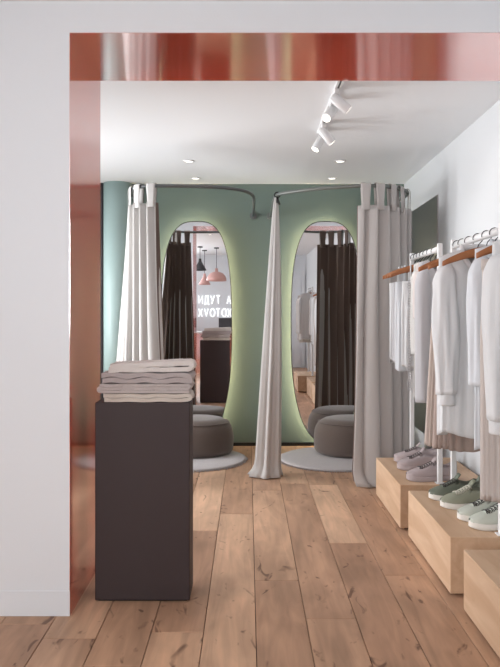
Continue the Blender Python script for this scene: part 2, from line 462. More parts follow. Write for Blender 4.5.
# ------------------------------------------------------------------ curtains
def curtain(label, top, bot, folds, amp_t, amp_b, ztop, tabs, mt, seed, pool=.05, phase=0.0, lining=True):
    """top / bot: polylines (x,y) the cloth follows at top and at the floor"""
    rr = random.Random(seed)
    def along(pl, u, local=False):
        P = [Vector((a, b)) for a, b in pl]
        L = [0]
        for i in range(len(P) - 1): L.append(L[-1] + (P[i + 1] - P[i]).length)
        d = u * L[-1]
        for i in range(len(P) - 1):
            if d <= L[i + 1] + 1e-9:
                t = (d - L[i]) / max(1e-9, L[i + 1] - L[i]); q = P[i].lerp(P[i + 1], t); break
        tg = (P[-1] - P[0]).normalized() if not local else (P[i + 1] - P[i]).normalized()
        return q, Vector((tg.y, -tg.x))
    cx = sum(p[0] for p in bot) / len(bot); cy = sum(p[1] for p in bot) / len(bot)
    root = thing('curtain', (cx, cy, 0), label, 'curtain', 'linen curtains of the fitting booths')
    NU, NV = folds * 22, 44
    ph = [rr.uniform(-.5, .5) for _ in range(folds + 2)]
    wid = [rr.uniform(.7, 1.3) for _ in range(folds + 2)]
    def surf(off):
        rows = []
        for j in range(NV + 1):
            v = j / NV
            e = v ** 1.15
            row = []
            for i in range(NU + 1):
                u = i / NU
                qt, nt = along(top, u); qb, nb = along(bot, u)
                q = qt.lerp(qb, e); n = nt.lerp(nb, e).normalized()
                fpos = u * folds; k = int(min(fpos, folds - 1e-6)); fr = fpos - k
                a = amp_t + (amp_b - amp_t) * v
                w = sin(2 * pi * fpos + phase + ph[k] * 0 + .6 * sin(v * 2.2 + k * 1.3)) * wid[k] * (1 - fr) + sin(2 * pi * fpos + phase + .6 * sin(v * 2.2 + (k + 1) * 1.3)) * wid[k + 1] * fr
                w += .22 * sin(4 * pi * fpos + 1.7 + 2 * v) * v
                side = Vector((n.y, -n.x)) * (.35 * a * cos(2 * pi * fpos + phase) * min(1, v * 3))
                s = q + n * (a * w + off) + side
                z = ztop * (1 - v) + .006 * v
                if v > .93:      # cloth breaking on the floor
                    kx = (v - .93) / .07
                    s = s + n * (pool * kx * kx * (1 + .35 * sin(2 * pi * fpos * 1.7 + seed)))
                    z = ztop * (1 - .93) * (1 - kx) ** 1.3 + .008
                z += .004 * sin(5 * u * pi) * (1 - v)
                row.append((s.x - cx, s.y - cy, z))
            rows.append(row)
        return rows
    m = MB(); m.grid(surf(0)); m.build('panel', mt, root, solid=.003)
    if lining:
        rows = surf(-.007)[:-1]
        m = MB(); m.grid(rows); l = m.build('lining', M['lining'], root, solid=.002)
        l['label'] = 'dark brown lining'
    for (tu, tw) in tabs:
        m = MB(); P = []
        q, n = along(top, tu, True); q = q - Vector((cx, cy))
        tg = Vector((-n.y, n.x))
        rows = []
        R0 = .02
        prof = [(amp_t * .6 + .004, ztop - .03), (R0 * .9, ztop + .03)] + [(R0 * cos(a), RZ + R0 * sin(a)) for a in [k * pi / 8 for k in range(9)]] + [(-R0 * .9, ztop + .03), (-amp_t * .6 - .004, ztop - .03)]
        for (d, z) in prof:
            c = q + n * d
            sq = 1.0 if z > ztop + .05 else .8
            rows.append([(c.x + tg.x * tw * s * sq, c.y + tg.y * tw * s * sq, z) for s in (-1, -.5, 0, .5, 1)])
        m.grid(rows); m.build('hanging_tab', mt, root, solid=.003)
        m = MB(); m.grid([[(p[0] - n.x * .0045, p[1] - n.y * .0045, p[2]) for p in r] for r in rows[-4:]]); m.build('tab_lining', M['lining'], root, solid=.002)
    return root

def part_of(pts, t0, t1):
    P = smooth_path(pts, 24); n = len(P) - 1
    return [(p.x, p.y) for p in P[int(t0 * n):int(t1 * n) + 1]]
curtain('pale linen curtain gathered at the left booth, behind the dark pedestal',
        part_of(LR, .205, .385), [(-.985, 4.86), (-.84, 4.72), (-.555, 4.66)], 6, .026, .046, 1.945,
        [(.10, .024), (.36, .026), (.62, .028), (.9, .032)], M['linen'], 3)
curtain('pale linen curtain hanging by the right booth, partly behind the oak plinth',
        part_of(RR, .545, .885), [(.715, 4.68), (.90, 4.66), (1.08, 4.76), (1.15, 4.95), (1.17, 5.35)], 10, .03, .048, 1.925,
        [(.06, .035), (.17, .033), (.29, .028), (.40, .026), (.58, .022), (.77, .02), (.94, .02)], M['linen_w'], 11)

# the middle curtain: gathered to one point with a black clip
def middle_curtain():
    cx, cy = .16, 5.0
    root = thing('curtain', (cx, cy, 0), 'slim linen curtain pinched to a point between the two oval mirrors', 'curtain', 'linen curtains of the fitting booths')
    def rings(off):
        out = []
        N = 120
        for j in range(52):
            v = j / 51
            z = 2.035 * (1 - v) + .006
            hw = .009 + .078 * min(1, v * 1.0) ** .62
            hd = .008 + .065 * min(1, v) ** .7
            x0 = .205 - .062 * v ** 1.3 - cx; y0 = 5.0 - cy - .01 * v
            pl = 0
            if v > .95: pl = (v - .95) / .05
            ring = []
            for k in range(N):
                a = 2 * pi * k / N
                w = 1 + (.16 * sin(7 * a + .8 * v) + .07 * sin(12 * a + 2 + 1.2 * v)) * min(1, .4 + v)
                ex = hw * w + off + .05 * pl * pl * (1 if cos(a) < 0 else .35)
                ey = hd * w + off + .045 * pl * pl
                ring.append((x0 + ex * cos(a), y0 + ey * sin(a), z))
            out.append(ring)
        return out
    m = MB(); m.loft(rings(0), False); m.build('panel', M['linen'], root, solid=.003)
    HX = .2147
    m = MB(); m.tube([(HX - cx, 0, RZ - .0165), (HX - cx, -.004, 2.0)], [.012, .014], 10); m.tube([(HX - cx + .02 * cos(2 * pi * k / 20), 0, RZ + .02 * sin(2 * pi * k / 20)) for k in range(21)], .005, 6); m.tube([(HX - cx, -.012, 2.03), (.232 - cx, -.02, 1.985)], .008, 8)
    o = m.build('hanging_clip', M['black'], root); o['label'] = 'black metal clip'
middle_curtain()

# ------------------------------------------------------------------ rugs and poufs
def rug(x, label):
    root = thing('round_rug', (x, 5.52, 0), label, 'rug', 'round rugs in the fitting booths')
    m = MB()
    m.lathe([(.0, .022), (.2, .023), (.38, .022), (.42, .021), (.432, .016), (.43, .006), (.42, .001), (0, .0005)], seg=80)
    m.build('pile', M['rug'], root)
    f = MB(); rr = random.Random(5)
    for k in range(150):
        a = 2 * pi * k / 150 + rr.uniform(-.01, .01); l = rr.uniform(.44, .458)
        f.tube([(.425 * cos(a), .425 * sin(a), .012), (.44 * cos(a), .44 * sin(a), .008), (l * cos(a + .01), l * sin(a + .01), .003)], .003, 4)
    f.build('fringe', M['rug'], root)
    return root
rug(-.454, 'round light grey rug under the pouf, partly behind the dark pedestal')
rug(.69, 'round light grey rug in front of the right oval mirror')
def pouf(x, label):
    root = thing('pouf', (x, 5.69, .0235), label, 'pouf', 'taupe poufs by the mirrors')
    h = .295; r = .33; f = .13
    prof = [(0.001, 0.0)]
    fb = .05
    prof += [(r - fb + fb * sin(a), fb - fb * cos(a)) for a in [k * pi / 2 / 7 for k in range(8)]]
    prof += [(r + .004, h * .45)]
    prof += [(r - f + f * cos(a), h - f + f * sin(a)) for a in [k * pi / 2 / 9 for k in range(10)]]
    prof += [(.12, h + .006), (.001, h + .008)]
    m = MB(); m.lathe(prof, seg=72, sy=.80); m.build('upholstery', M['pouf'], root)
    m = MB()
    m.tube([((r - .034) * cos(2 * pi * k / 72), .80 * (r - .034) * sin(2 * pi * k / 72), h - .0345) for k in range(73)], .004, 6)
    m.build('piping', M['pouf'], root)
    return root
pouf(-.454, 'low rounded taupe pouf before the left oval mirror')
pouf(.885, 'low rounded taupe pouf before the right oval mirror')

# ------------------------------------------------------------------ pedestal and folded clothes
px0, px1, py0, py1, ph_ = -.634, -.241, 2.815, 2.985, .825
ped = thing('display_pedestal', ((px0 + px1) / 2, (py0 + py1) / 2, 0), 'dark plum display pedestal standing in the red lined opening', 'pedestal')
hw = (px1 - px0) / 2; hd = (py1 - py0) / 2
m = MB(); m.box(-hw, hw, -hd, hd, .006, ph_, .004, 3); m.build('body', M['pedestal'], ped)
m = MB(); m.box(-hw + .012, hw - .012, -hd + .012, hd - .012, 0, .0065); m.build('plinth_foot', M['black'], ped)

def folded(label, name, x0, x1, y0, y1, z0, h, layers, mt, seed, lump=0.0, tilt=0.0, droop=0.0, fold_right=True):
    """cloth folded in a serpentine, seen from the edge"""
    rr = random.Random(seed)
    root = thing(name, ((x0 + x1) / 2, (y0 + y1) / 2, z0), label, 'folded clothing', 'folded clothes on the pedestal')
    L = x1 - x0; th = h / layers * .92; pitch = h / layers
    line = []
    NS = 26
    for l in range(layers):
        zc = pitch * (l + .5)
        xs = [-L / 2 + th / 2 + (L - th) * k / NS for k in range(NS + 1)]
        short = .02 * rr.random()
        if l % 2 == (0 if fold_right else 1):
            pass
        else: xs = xs[::-1]
        line += [(x, zc) for x in xs]
        if l < layers - 1:
            e = xs[-1]; s = 1 if e > 0 else -1
            for a in (.25, .5, .75):
                line.append((e + s * pitch / 2 * sin(a * pi), zc + pitch / 2 - pitch / 2 * cos(a * pi)))
    NY = 14; p1, p2, p3 = rr.uniform(0, 6), rr.uniform(0, 6), rr.uniform(0, 6)
    def pt(k, y, side):
        x, z = line[k]
        a = line[max(k - 1, 0)]; b = line[min(k + 1, len(line) - 1)]
        tx, tz = b[0] - a[0], b[1] - a[1]; q = sqrt(tx * tx + tz * tz) + 1e-9
        nx, nz = -tz / q, tx / q
        w = .0026 * sin(9 * x / L * 2 + p1 + y * 14) + .0024 * sin(17 * x / L + p2 - y * 22)
        e = (2 * y) ** 2
        zz = z + w + nz * side * th / 2 * .96
        zz = max(.0008, min(h - .0004, zz)) if lump == 0 else max(.0008, zz)
        xx = x + nx * side * th / 2 + .004 * sin(y * 9 + p3 + z * 200)
        zz += lump * math.exp(-((x - .14 * 0 + L * .28) / .06) ** 2) * (z / h) * (1 - e * .4)
        zz += tilt * x * z / h
        zz -= droop * max(0, min(1, (-.085 - x) / .05)) ** 1.0 * (1.0 if lump == 0 else 1)
        if droop: zz = max(-droop + .001, zz)
        return (xx, y * (y1 - y0) + .003 * sin(14 * x + p1), zz)
    m = MB(); rows = []
    for j in range(NY + 1):
        y = -.5 + j / NY
        rows.append([pt(k, y, 1) for k in range(len(line))] + [pt(k, y, -1) for k in range(len(line) - 1, -1, -1)])
    m.loft(rows, True)
    m.build('cloth', mt, root)
    return root
pyf, pyb = py0 + .004, py1 - .004
z = ph_ + .0006
def fold_stack():
    global z
    folded('cream grey folded garment at the bottom of the stack on the pedestal', 'folded_sweater', -.606, -.243, pyf, pyb, z, .036, 2, M['f4'], 1); z += .0365
    folded('mauve grey folded garment, second from bottom of the stack on the pedestal', 'folded_sweater', -.622, -.242, pyf, pyb, z, .040, 3, M['f2'], 2, fold_right=False); z += .0405
    folded('mid grey folded garment, second from top of the stack on the pedestal', 'folded_sweater', -.618, -.240, pyf, pyb, z, .046, 2, M['f3'], 3); z += .0465
    folded('pale whitish folded garment on top of the stack on the pedestal', 'folded_sweater', -.585, -.236, pyf, pyb, z, .042, 2, M['f1'], 4, tilt=.06); z += .043
fold_stack()

# ------------------------------------------------------------------ oak plinths
def oakplinth(x, ya, yb, label, wd):
    root = thing('display_plinth', (x + wd / 2, (ya + yb) / 2, 0), label, 'plinth', 'oak plinths under the racks')
    l = (yb - ya) / 2
    m = MB(); m.box(-wd / 2, wd / 2, -l, l, .012, .25, .003, 2); m.build('body', M['oak'], root)
    m = MB(); m.box(-wd / 2 + .03, wd / 2 - .01, -l + .03, l - .03, 0, .0125); m.build('recessed_base', M['black'], root)
PL = [(.836, 3.735, 4.44), (.853, 2.866, 3.62), (.862, 1.98, 2.72)]
oakplinth(.836, 3.735, 4.44, 'pale oak plinth carrying mauve sneakers, farthest from the opening', .50)
oakplinth(.853, 2.866, 3.62, 'pale oak plinth carrying green sneakers, in the middle of three', .48)
oakplinth(.862, 1.98, 2.72, 'bare topped pale oak plinth nearest the viewer at the frame edge', .46)

oakplinth(.742, 1.10, 1.84, 'oak plinth beside the viewer, seen only in the right mirror', .44)
# ------------------------------------------------------------------ clothes racks
RLZ = 1.55; RRAD = .017
def rack(xc, ya, yb, label):
    root = thing('clothes_rack', (xc, (ya + yb) / 2, .25), label, 'clothes rack', 'white clothes racks on the plinths')
    l = (yb - ya) / 2; h = RLZ - .25
    m = MB(); m.tube([(0, -l + .0122, h), (0, l - .0122, h)], RRAD, 16); m.build('rail', M['rackw'], root)
    for s in (-1, 1):
        m = MB(); m.box(-.0125, .0125, s * l - .0125, s * l + .0125, 0.004, h + .03, .002, 2); m.build('post', M['rackw'], root)
        m = MB(); m.box(-.024, .024, s * l - .022, s * l + .022, 0.0004, .005, .001, 1); m.build('foot_plate', M['rackw'], root)
RX = [1.063, 1.083, 1.09, .965]
rack(RX[0], 3.77, 4.41, 'white clothes rack standing on the farthest oak plinth')
rack(RX[1], 2.90, 3.585, 'white clothes rack standing on the middle oak plinth')
rack(RX[2], 2.015, 2.685, 'white clothes rack on the nearest plinth, mostly outside the frame')

rack(RX[3], 1.135, 1.805, 'white clothes rack beside the viewer, seen only in the right mirror')
HW = .20
def hz(x):  # height of the shoulder bar over its half width
    a = abs(x) / HW
    return 1.487 - .018 * a - .040 * a * a
def hanger(rk, y, label, hw=HW, dx=0.0, ang=0.0):
    xc = RX[rk] + dx
    root = thing('clothes_hanger', (RX[rk], y, 1.2), label, 'hanger', 'wooden hangers on the racks', ang)
    m = MB()
    R0 = RRAD + .006
    cz = RLZ + RRAD + .0022 - R0 - 1.2 + .0005
    P = []
    for k in range(15):
        a = radians(200 - k * (200 + 50) / 14)
        P.append((R0 * cos(a), 0, cz + R0 * sin(a)))
    P += [(.004, 0, cz - R0 - .006), (0, 0, cz - R0 - .018), (0, 0, 1.485 - 1.2)]
    m.tube(P, .0022, 6)
    m.build('hook', M['wire'], root)
    w = MB(); rings = []
    for i in range(25):
        s = -1 + 2 * i / 24; x = s * hw
        zc = hz(x) - 1.2; hh = .023 - .011 * abs(s) ** 1.5; d = .006 + .002 * abs(s); yy = 0.0
        rings.append([(x + dx, yy + d * cos(a), zc - .010 + hh * sin(a)) for a in [2 * pi * k / 10 for k in range(10)]])
    w.loft(rings); w.build('shoulder_bar', M['hwood'], root)
    return root

def body_rings(w, length, depth, seed, folds=7, amp=.12, flare=1.0, neck=(.07, .10, .03), top_drop=.012, wave=.008, pleat=0, waist=1.0, ztop=None, off=0.0, zf=None):
    rr = random.Random(seed); N = 96; NR = 40
    p1, p2 = rr.uniform(0, 6), rr.uniform(0, 6)
    rows = []
    for i in range(NR + 1):
        t = i / NR; row = []
        for j in range(N):
            th = 2 * pi * j / N; c, s = cos(th), sin(th)
            px = math.copysign(abs(c) ** .75, c); py = math.copysign(abs(s) ** .8, s)
            x0 = w * px
            zt = hz(min(abs(x0), HW)) + .019 - max(0, abs(x0) - HW * .98) * .6 if ztop is None else ztop
            if ztop is None and abs(x0) < neck[0]:
                q = 1 - (abs(x0) / neck[0]) ** 1.3
                zt -= (neck[1] if s < 0 else neck[2]) * q
            zh = hz(0) - length + wave * sin(3 * th + p1)
            z = zt + (zh - zt) * t
            e = min(1, t * 3.0); e = e * e * (3 - 2 * e)
            D = .022 + (depth - .022) * e
            Wd = w * (1 + (flare - 1) * t - (1 - waist) * math.exp(-((t - .45) / .2) ** 2))
            f = 1 + amp * e * (sin(folds * th + p1 + 1.2 * t) * .7 + .4 * sin((folds * 2 - 3) * th + p2 - 2 * t) + .35 * sin((folds * 3 + 1) * th + p2 + p1 + 3 * t))
            if pleat: f = 1 + amp * e * (2 * abs(((th * pleat / (2 * pi)) % 1) - .5) - .5) * 2
            x = Wd * px * (1 + (f - 1) * .35 * abs(s) * 0 + .25 * (f - 1) * e)
            y = D * py * f 
            row.append((x, y, z - 1.2))
        rows.append(row)
    return rows

def sleeve_rings(sd, w, length, r0, r1, seed, out=.02, fwd=-.03, amp=.12, puff=0.0, bend=.0):
    rr = random.Random(seed); p = rr.uniform(0, 6); rows = []; N = 36; NR = 26
    zs = hz(w) - .020
    for i in range(NR + 1):
        t = i / NR
        r = r0 + (r1 - r0) * t + puff * sin(pi * min(1, t * 1.02)) ** 2
        if t < .12: r *= .5 + .5 * sin(t / .12 * pi / 2)
        cxx = sd * (w - r0 * .4 + out * sin(t * pi * .5) + bend * sin(t * pi)); cyy = fwd * t - .006
        row = []
        for j in range(N):
            a = 2 * pi * j / N
            f = 1 + amp * min(1, t * 3) * (sin(3 * a + p + 3 * t) * .45 + .4 * sin(6 * a - 4 * t + p) + .3 * sin(10 * a + 2 * p + 5 * t))
            row.append((cxx + r * f * cos(a), cyy + r * 1.05 * f * sin(a), zs - length * t + .004 * sin(a + p) - 1.2 - sd * r * f * cos(a) * .4 * max(0, 1 - t * 5)))
        rows.append(row)
    return rows

def garment(rk, y, name, label, cat, mt, kind, w=.20, length=.72, depth=.05, seed=1, dx=0.0, ang=0.0, **kw):
    root = thing(name, (RX[rk] + dx, y, 1.2), label, cat, kw.pop('group', 'garments hanging on the racks'), ang)
    if kind in ('blouse', 'sweater', 'tee', 'robe'):
        b = MB(); b.loft(body_rings(w, length, depth, seed, **kw.get('body', {})), False); b.build('body', mt, root, solid=.003)
        sl = kw.get('sleeve', dict(length=.56, r0=.062, r1=.042))
        for sd in (-1, 1):
            s = MB(); s.loft(sleeve_rings(sd, w, seed=seed + 3 + sd, **sl), False); s.build('sleeve', mt, root, solid=.003)
            if kw.get('cuff'):
                c = MB(); rs = sleeve_rings(sd, w, seed=seed + 3 + sd, **sl); last = rs[-1]
                cx = sum(p[0] for p in last) / len(last); cy = sum(p[1] for p in last) / len(last); cz = last[0][2]
                r = sl['r1'] * .82
                c.loft([[(cx + r * k * cos(a), cy + r * k * sin(a), cz + dz) for a in [2 * pi * q / 28 for q in range(28)]] for k, dz in ((.96, .012), (1.06, -.002), (1.04, -.05), (.98, -.055))], False)
                c.build('cuff', mt, root, solid=.003)
        if kw.get('crochet'):
            c = MB()
            for q in range(42):
                zc = 1.38 - .0155 * q
                xe = -w - .030 - .003 * sin(q)
                c.tube([(xe + .0085 * cos(a), -.012 + .0015 * sin(2 * a), zc + .0085 * sin(a) - 1.2) for a in [2 * pi * k / 12 for k in range(13)]], .0026, 5)
            c.build('crochet_trim', M['c_grey'], root)
        if kw.get('collar'):
            c = MB(); nw = kw.get('body', {}).get('neck', (.07, .10, .03)); rows = []
            for (k, dz) in ((1.0, .0), (1.03, .022), (1.12, .026), (1.3, -.004)):
                row = []
                for q in range(41):
                    a = -pi / 2 + .16 + (2 * pi - .32) * q / 40
                    c_, s_ = cos(a), sin(a)
                    xx = nw[0] * .86 * c_ * k
                    fr = max(0, -s_)
                    zz = hz(min(.2, abs(xx))) + .02 - (nw[1] * .85 * fr ** 1.5 if s_ < 0 else nw[2] * .5 * s_) + dz
                    yy = (.016 + .012 * (k - 1) * 8) * s_ + (-.012 * fr)
                    row.append((xx, yy, zz - 1.2))
                rows.append(row)
            c.grid(rows); c.build('collar', mt, root, solid=.003)
        if kw.get('placket'):
            p = MB(); zz = hz(0) - .13
            p.grid([[(-.016, -depth * 1.12 * min(1, .45 + 2 * q / 12) - .003, zz - (length - .16) * q / 12 - 1.2), (.016, -depth * 1.12 * min(1, .45 + 2 * q / 12) - .003, zz - (length - .16) * q / 12 - 1.2)] for q in range(13)])
            p.build('placket', mt, root, solid=.003)
    elif kind in ('cami', 'dress'):
        zt = hz(.12) - (.075 if kind == 'cami' else .10)
        b = MB(); b.loft(body_rings(w, length, depth, seed, ztop=zt, **kw.get('body', {})), False); b.build('body', mt, root, solid=.003)
        for sd in (-1, 1):
            for yy in (-1, 1):
                s = MB(); x = sd * min(w * .62, .13)
                s.tube([(x, 0, hz(x) + .0172 - 1.2), (x, yy * .012, hz(x) + .008 - 1.2), (x * 1.04, yy * .02, (hz(x) + zt) / 2 - 1.2), (x * 1.05, yy * .0215, zt - .02 - 1.2)], .004, 6)
                s.build('strap', mt, root)
        if kw.get('fringe'):
            rr = random.Random(seed)
            f = MB(); zz = hz(0) - length
            for q in range(0):
                a = 2 * pi * q / 26
                f.tube([(w * .97 * cos(a), depth * .9 * sin(a), zz + .02 - 1.2), (w * .97 * cos(a) + rr.uniform(-.01, .01), depth * .9 * sin(a), zz - rr.uniform(.03, .06) - 1.2)], .003, 5)
            f.grid([[(w * .985 * math.copysign(abs(cos(a)) ** .75, cos(a)), depth * .97 * math.copysign(abs(sin(a)) ** .8, sin(a)), zz + dz * (1 if q % 2 else .35) - 1.2 + .012) for q, a in enumerate([2 * pi * q / 64 for q in range(64)])] for dz in (.0, -.055)], True); f.build('fringe', mt, root, solid=.002)
    elif kind == 'skirt':
        zt = hz(.12) - .062
        b = MB(); b.loft(body_rings(w, length, depth, seed, ztop=zt, **kw.get('body', {})), False); b.build('body', mt, root, solid=.003)
        bb = MB(); bb.loft([[(w * 1.02 * math.copysign(abs(cos(a)) ** .75, cos(a)), .024 * math.copysign(abs(sin(a)) ** .8, sin(a)), zt + dz - 1.2) for a in [2 * pi * q / 48 for q in range(48)]] for dz in (.006, -.035)], False)
        bb.build('waistband', mt, root, solid=.003)
        for sd in (-1, 1):
            cl = MB(); xx = sd * w * .72; zb = hz(xx) - .032
            cl.box(xx - .012, xx + .012, -.0315, .0315, zt - .02 - 1.2, zt + .0125 - 1.2, .002, 1); cl.tube([(xx, 0, zt + .012 - 1.2), (xx, 0, zb - 1.2)], .002, 6)
            cl.build('clip', M['wire'], root)
    return root

def hung(rk, y, hlabel, *a, hdx=0.0, **k):
    hanger(rk, y, hlabel, ang=k.get('ang', 0.0), hw=HW if a[4] in ('cami', 'dress', 'skirt') else k.get('w', .2) * .66, dx=0.0 if a[4] in ('cami', 'dress', 'skirt') else k.get('dx', 0.0))
    k.pop('narrow', None)
    garment(rk, y, *a, **k)

# ---- far rack (from the farthest hanger to the nearest)
TH = dict(length=.62, r0=.036, r1=.03, fwd=-.012, out=.008, amp=.10)
hung(0, 4.355, 'wooden hanger at the curtain end of the far rack', 'hanging_camisole', 'white strappy camisole with fringed hem, nearest the curtain on the far rack', 'top', M['c_white'], 'cami', w=.155, length=.57, depth=.026, seed=21, fringe=True)
hung(0, 4.28, 'wooden hanger, second from the curtain on the far rack', 'hanging_camisole', 'pale grey strappy camisole, second from the curtain on the far rack', 'top', M['c_grey'], 'cami', w=.15, length=.60, depth=.026, seed=22)
hung(0, 4.205, 'wooden hanger, third from the curtain on the far rack', 'hanging_camisole', 'bluish white sleeveless top, third from the curtain on the far rack', 'top', M['c_cool'], 'cami', w=.15, length=.645, depth=.028, seed=23)
hung(0, 4.13, 'wooden hanger, fourth from the curtain on the far rack', 'hanging_camisole', 'white thin strapped camisole beside the crochet trimmed cardigan', 'top', M['c_white'], 'cami', w=.125, length=.62, depth=.026, seed=24, body=dict(amp=.2))
hung(0, 4.05, 'wooden hanger holding the crochet trimmed cardigan', 'hanging_cardigan', 'cream knit cardigan with looped crochet trim along its edge, on the far rack', 'cardigan', M['c_knit'], 'sweater', w=.104, length=.80, depth=.03, seed=25, dx=.03, sleeve=dict(TH, length=.5), crochet=True)
hung(0, 3.965, 'wooden hanger holding the pale blush shirt on the far rack', 'hanging_shirt', 'pale blush shirt between the crochet cardigan and the grey robe', 'shirt', M['c_pink'], 'tee', w=.105, length=.70, depth=.03, seed=26, dx=.025, sleeve=dict(TH, length=.28))
hung(0, 3.865, 'wooden hanger nearest the viewer on the far rack', 'hanging_robe', 'long plain light grey robe at the near end of the far rack', 'robe', M['c_grey'], 'robe', w=.117, length=.775, depth=.04, seed=27, dx=.028, sleeve=dict(length=.755, r0=.044, r1=.042, fwd=-.01, out=.0, amp=.05), body=dict(amp=.06))

# ---- middle rack
hung(1, 3.52, 'wooden hanger at the far end of the middle rack', 'hanging_dress', 'long beige pleated dress at the far end of the middle rack', 'dress', M['c_beige'], 'dress', w=.115, length=.97, depth=.036, seed=31, body=dict(pleat=26, amp=.22, flare=1.4))
hung(1, 3.435, 'wooden hanger holding the pale blush blouse', 'hanging_blouse', 'pale blush blouse over the pleated dresses on the middle rack', 'blouse', M['c_pink'], 'blouse', w=.115, length=.70, depth=.026, seed=32, dx=.03, sleeve=dict(TH, length=.5))
hung(1, 3.33, 'wooden hanger holding the darker pleated skirt', 'hanging_skirt', 'long taupe brown pleated skirt below the large white blouse', 'skirt', M['c_taupe'], 'skirt', w=.135, length=.955, depth=.045, seed=33, body=dict(pleat=24, amp=.24, flare=1.25))
hung(1, 3.205, 'wooden hanger holding the large white blouse', 'hanging_blouse', 'large white collared blouse with long sleeves on the middle rack', 'blouse', M['c_white'], 'blouse', w=.180, length=.86, depth=.06, seed=34, dx=-.002, collar=True, placket=True, cuff=True,
     sleeve=dict(length=.60, r0=.054, r1=.044, fwd=-.03, puff=.008, out=-.004, amp=.2), body=dict(neck=(.080, .15, .02), folds=6, amp=.2, wave=.014))
hung(1, 3.085, 'wooden hanger holding the cream pleated skirt', 'hanging_skirt', 'cream pleated skirt between the white blouse and the off white shirt', 'skirt', M['c_cream'], 'skirt', w=.10, length=.90, depth=.03, seed=35, body=dict(pleat=22, amp=.22), dx=.085)
hung(1, 2.985, 'wooden hanger nearest the viewer on the middle rack', 'hanging_shirt', 'off white collared shirt between white blouse and white sweater', 'shirt', M['c_cool'], 'blouse', w=.135, length=.885, depth=.04, seed=36, collar=True, dx=.05,
     sleeve=dict(TH, length=.56, r0=.05, r1=.042, amp=.16), body=dict(neck=(.07, .10, .02), amp=.2))
# ---- near rack
hung(2, 2.55, 'wooden hanger holding the thick white sweater', 'hanging_sweater', 'thick white sweater with ribbed cuff at the right frame edge', 'sweater', M['c_white'], 'sweater', w=.172, length=.66, depth=.055, seed=41, cuff=True,
     sleeve=dict(length=.62, r0=.056, r1=.046, fwd=-.02, puff=.008, out=.004, amp=.16), body=dict(amp=.18))
hung(2, 2.648, 'wooden hanger holding the long rose beige skirt', 'hanging_skirt', 'long rose beige pleated skirt showing below the thick white sweater', 'skirt', M['c_rose'], 'skirt', w=.155, length=1.02, depth=.022, seed=42, dx=-.022, body=dict(pleat=24, amp=.2))
for k, (yy, mt_, ln, nm, lb) in enumerate([(2.36, 'c_white', .7, 'hanging_shirt', 'white shirt in the middle of the nearest rack, seen in right mirror'), (2.24, 'c_grey', .75, 'hanging_shirt', 'light grey shirt on the nearest rack, seen in right mirror'), (2.12, 'c_cream', .72, 'hanging_shirt', 'cream shirt at the viewer end of the nearest rack, seen in mirror')]):
    hung(2, yy, ['wooden hanger with a white shirt on the nearest rack', 'wooden hanger with a light grey shirt on the nearest rack', 'wooden hanger with a cream shirt on the nearest rack'][k], nm, lb, 'shirt', M[mt_], 'blouse', w=.18, length=ln, depth=.032, seed=50 + k, sleeve=dict(TH, length=.55))

for k, (yy, mt_, ln, lb) in enumerate([(1.70, 'c_white', .7, 'white shirt at the far end of the rack beside the viewer'), (1.56, 'c_cream', .75, 'cream shirt on the rack beside the viewer, seen in mirror'), (1.42, 'c_grey', .72, 'light grey shirt on the rack beside the viewer, seen in mirror'), (1.26, 'c_pink', .72, 'pale blush shirt at the near end of the rack beside the viewer')]):
    hung(3, yy, 'wooden hanger with a %s shirt on the rack beside the viewer' % ['white', 'cream', 'light grey', 'pale blush'][k], 'hanging_shirt', lb, 'shirt', M[mt_], 'blouse', w=.18, length=ln, depth=.032, seed=60 + k, sleeve=dict(TH, length=.55))
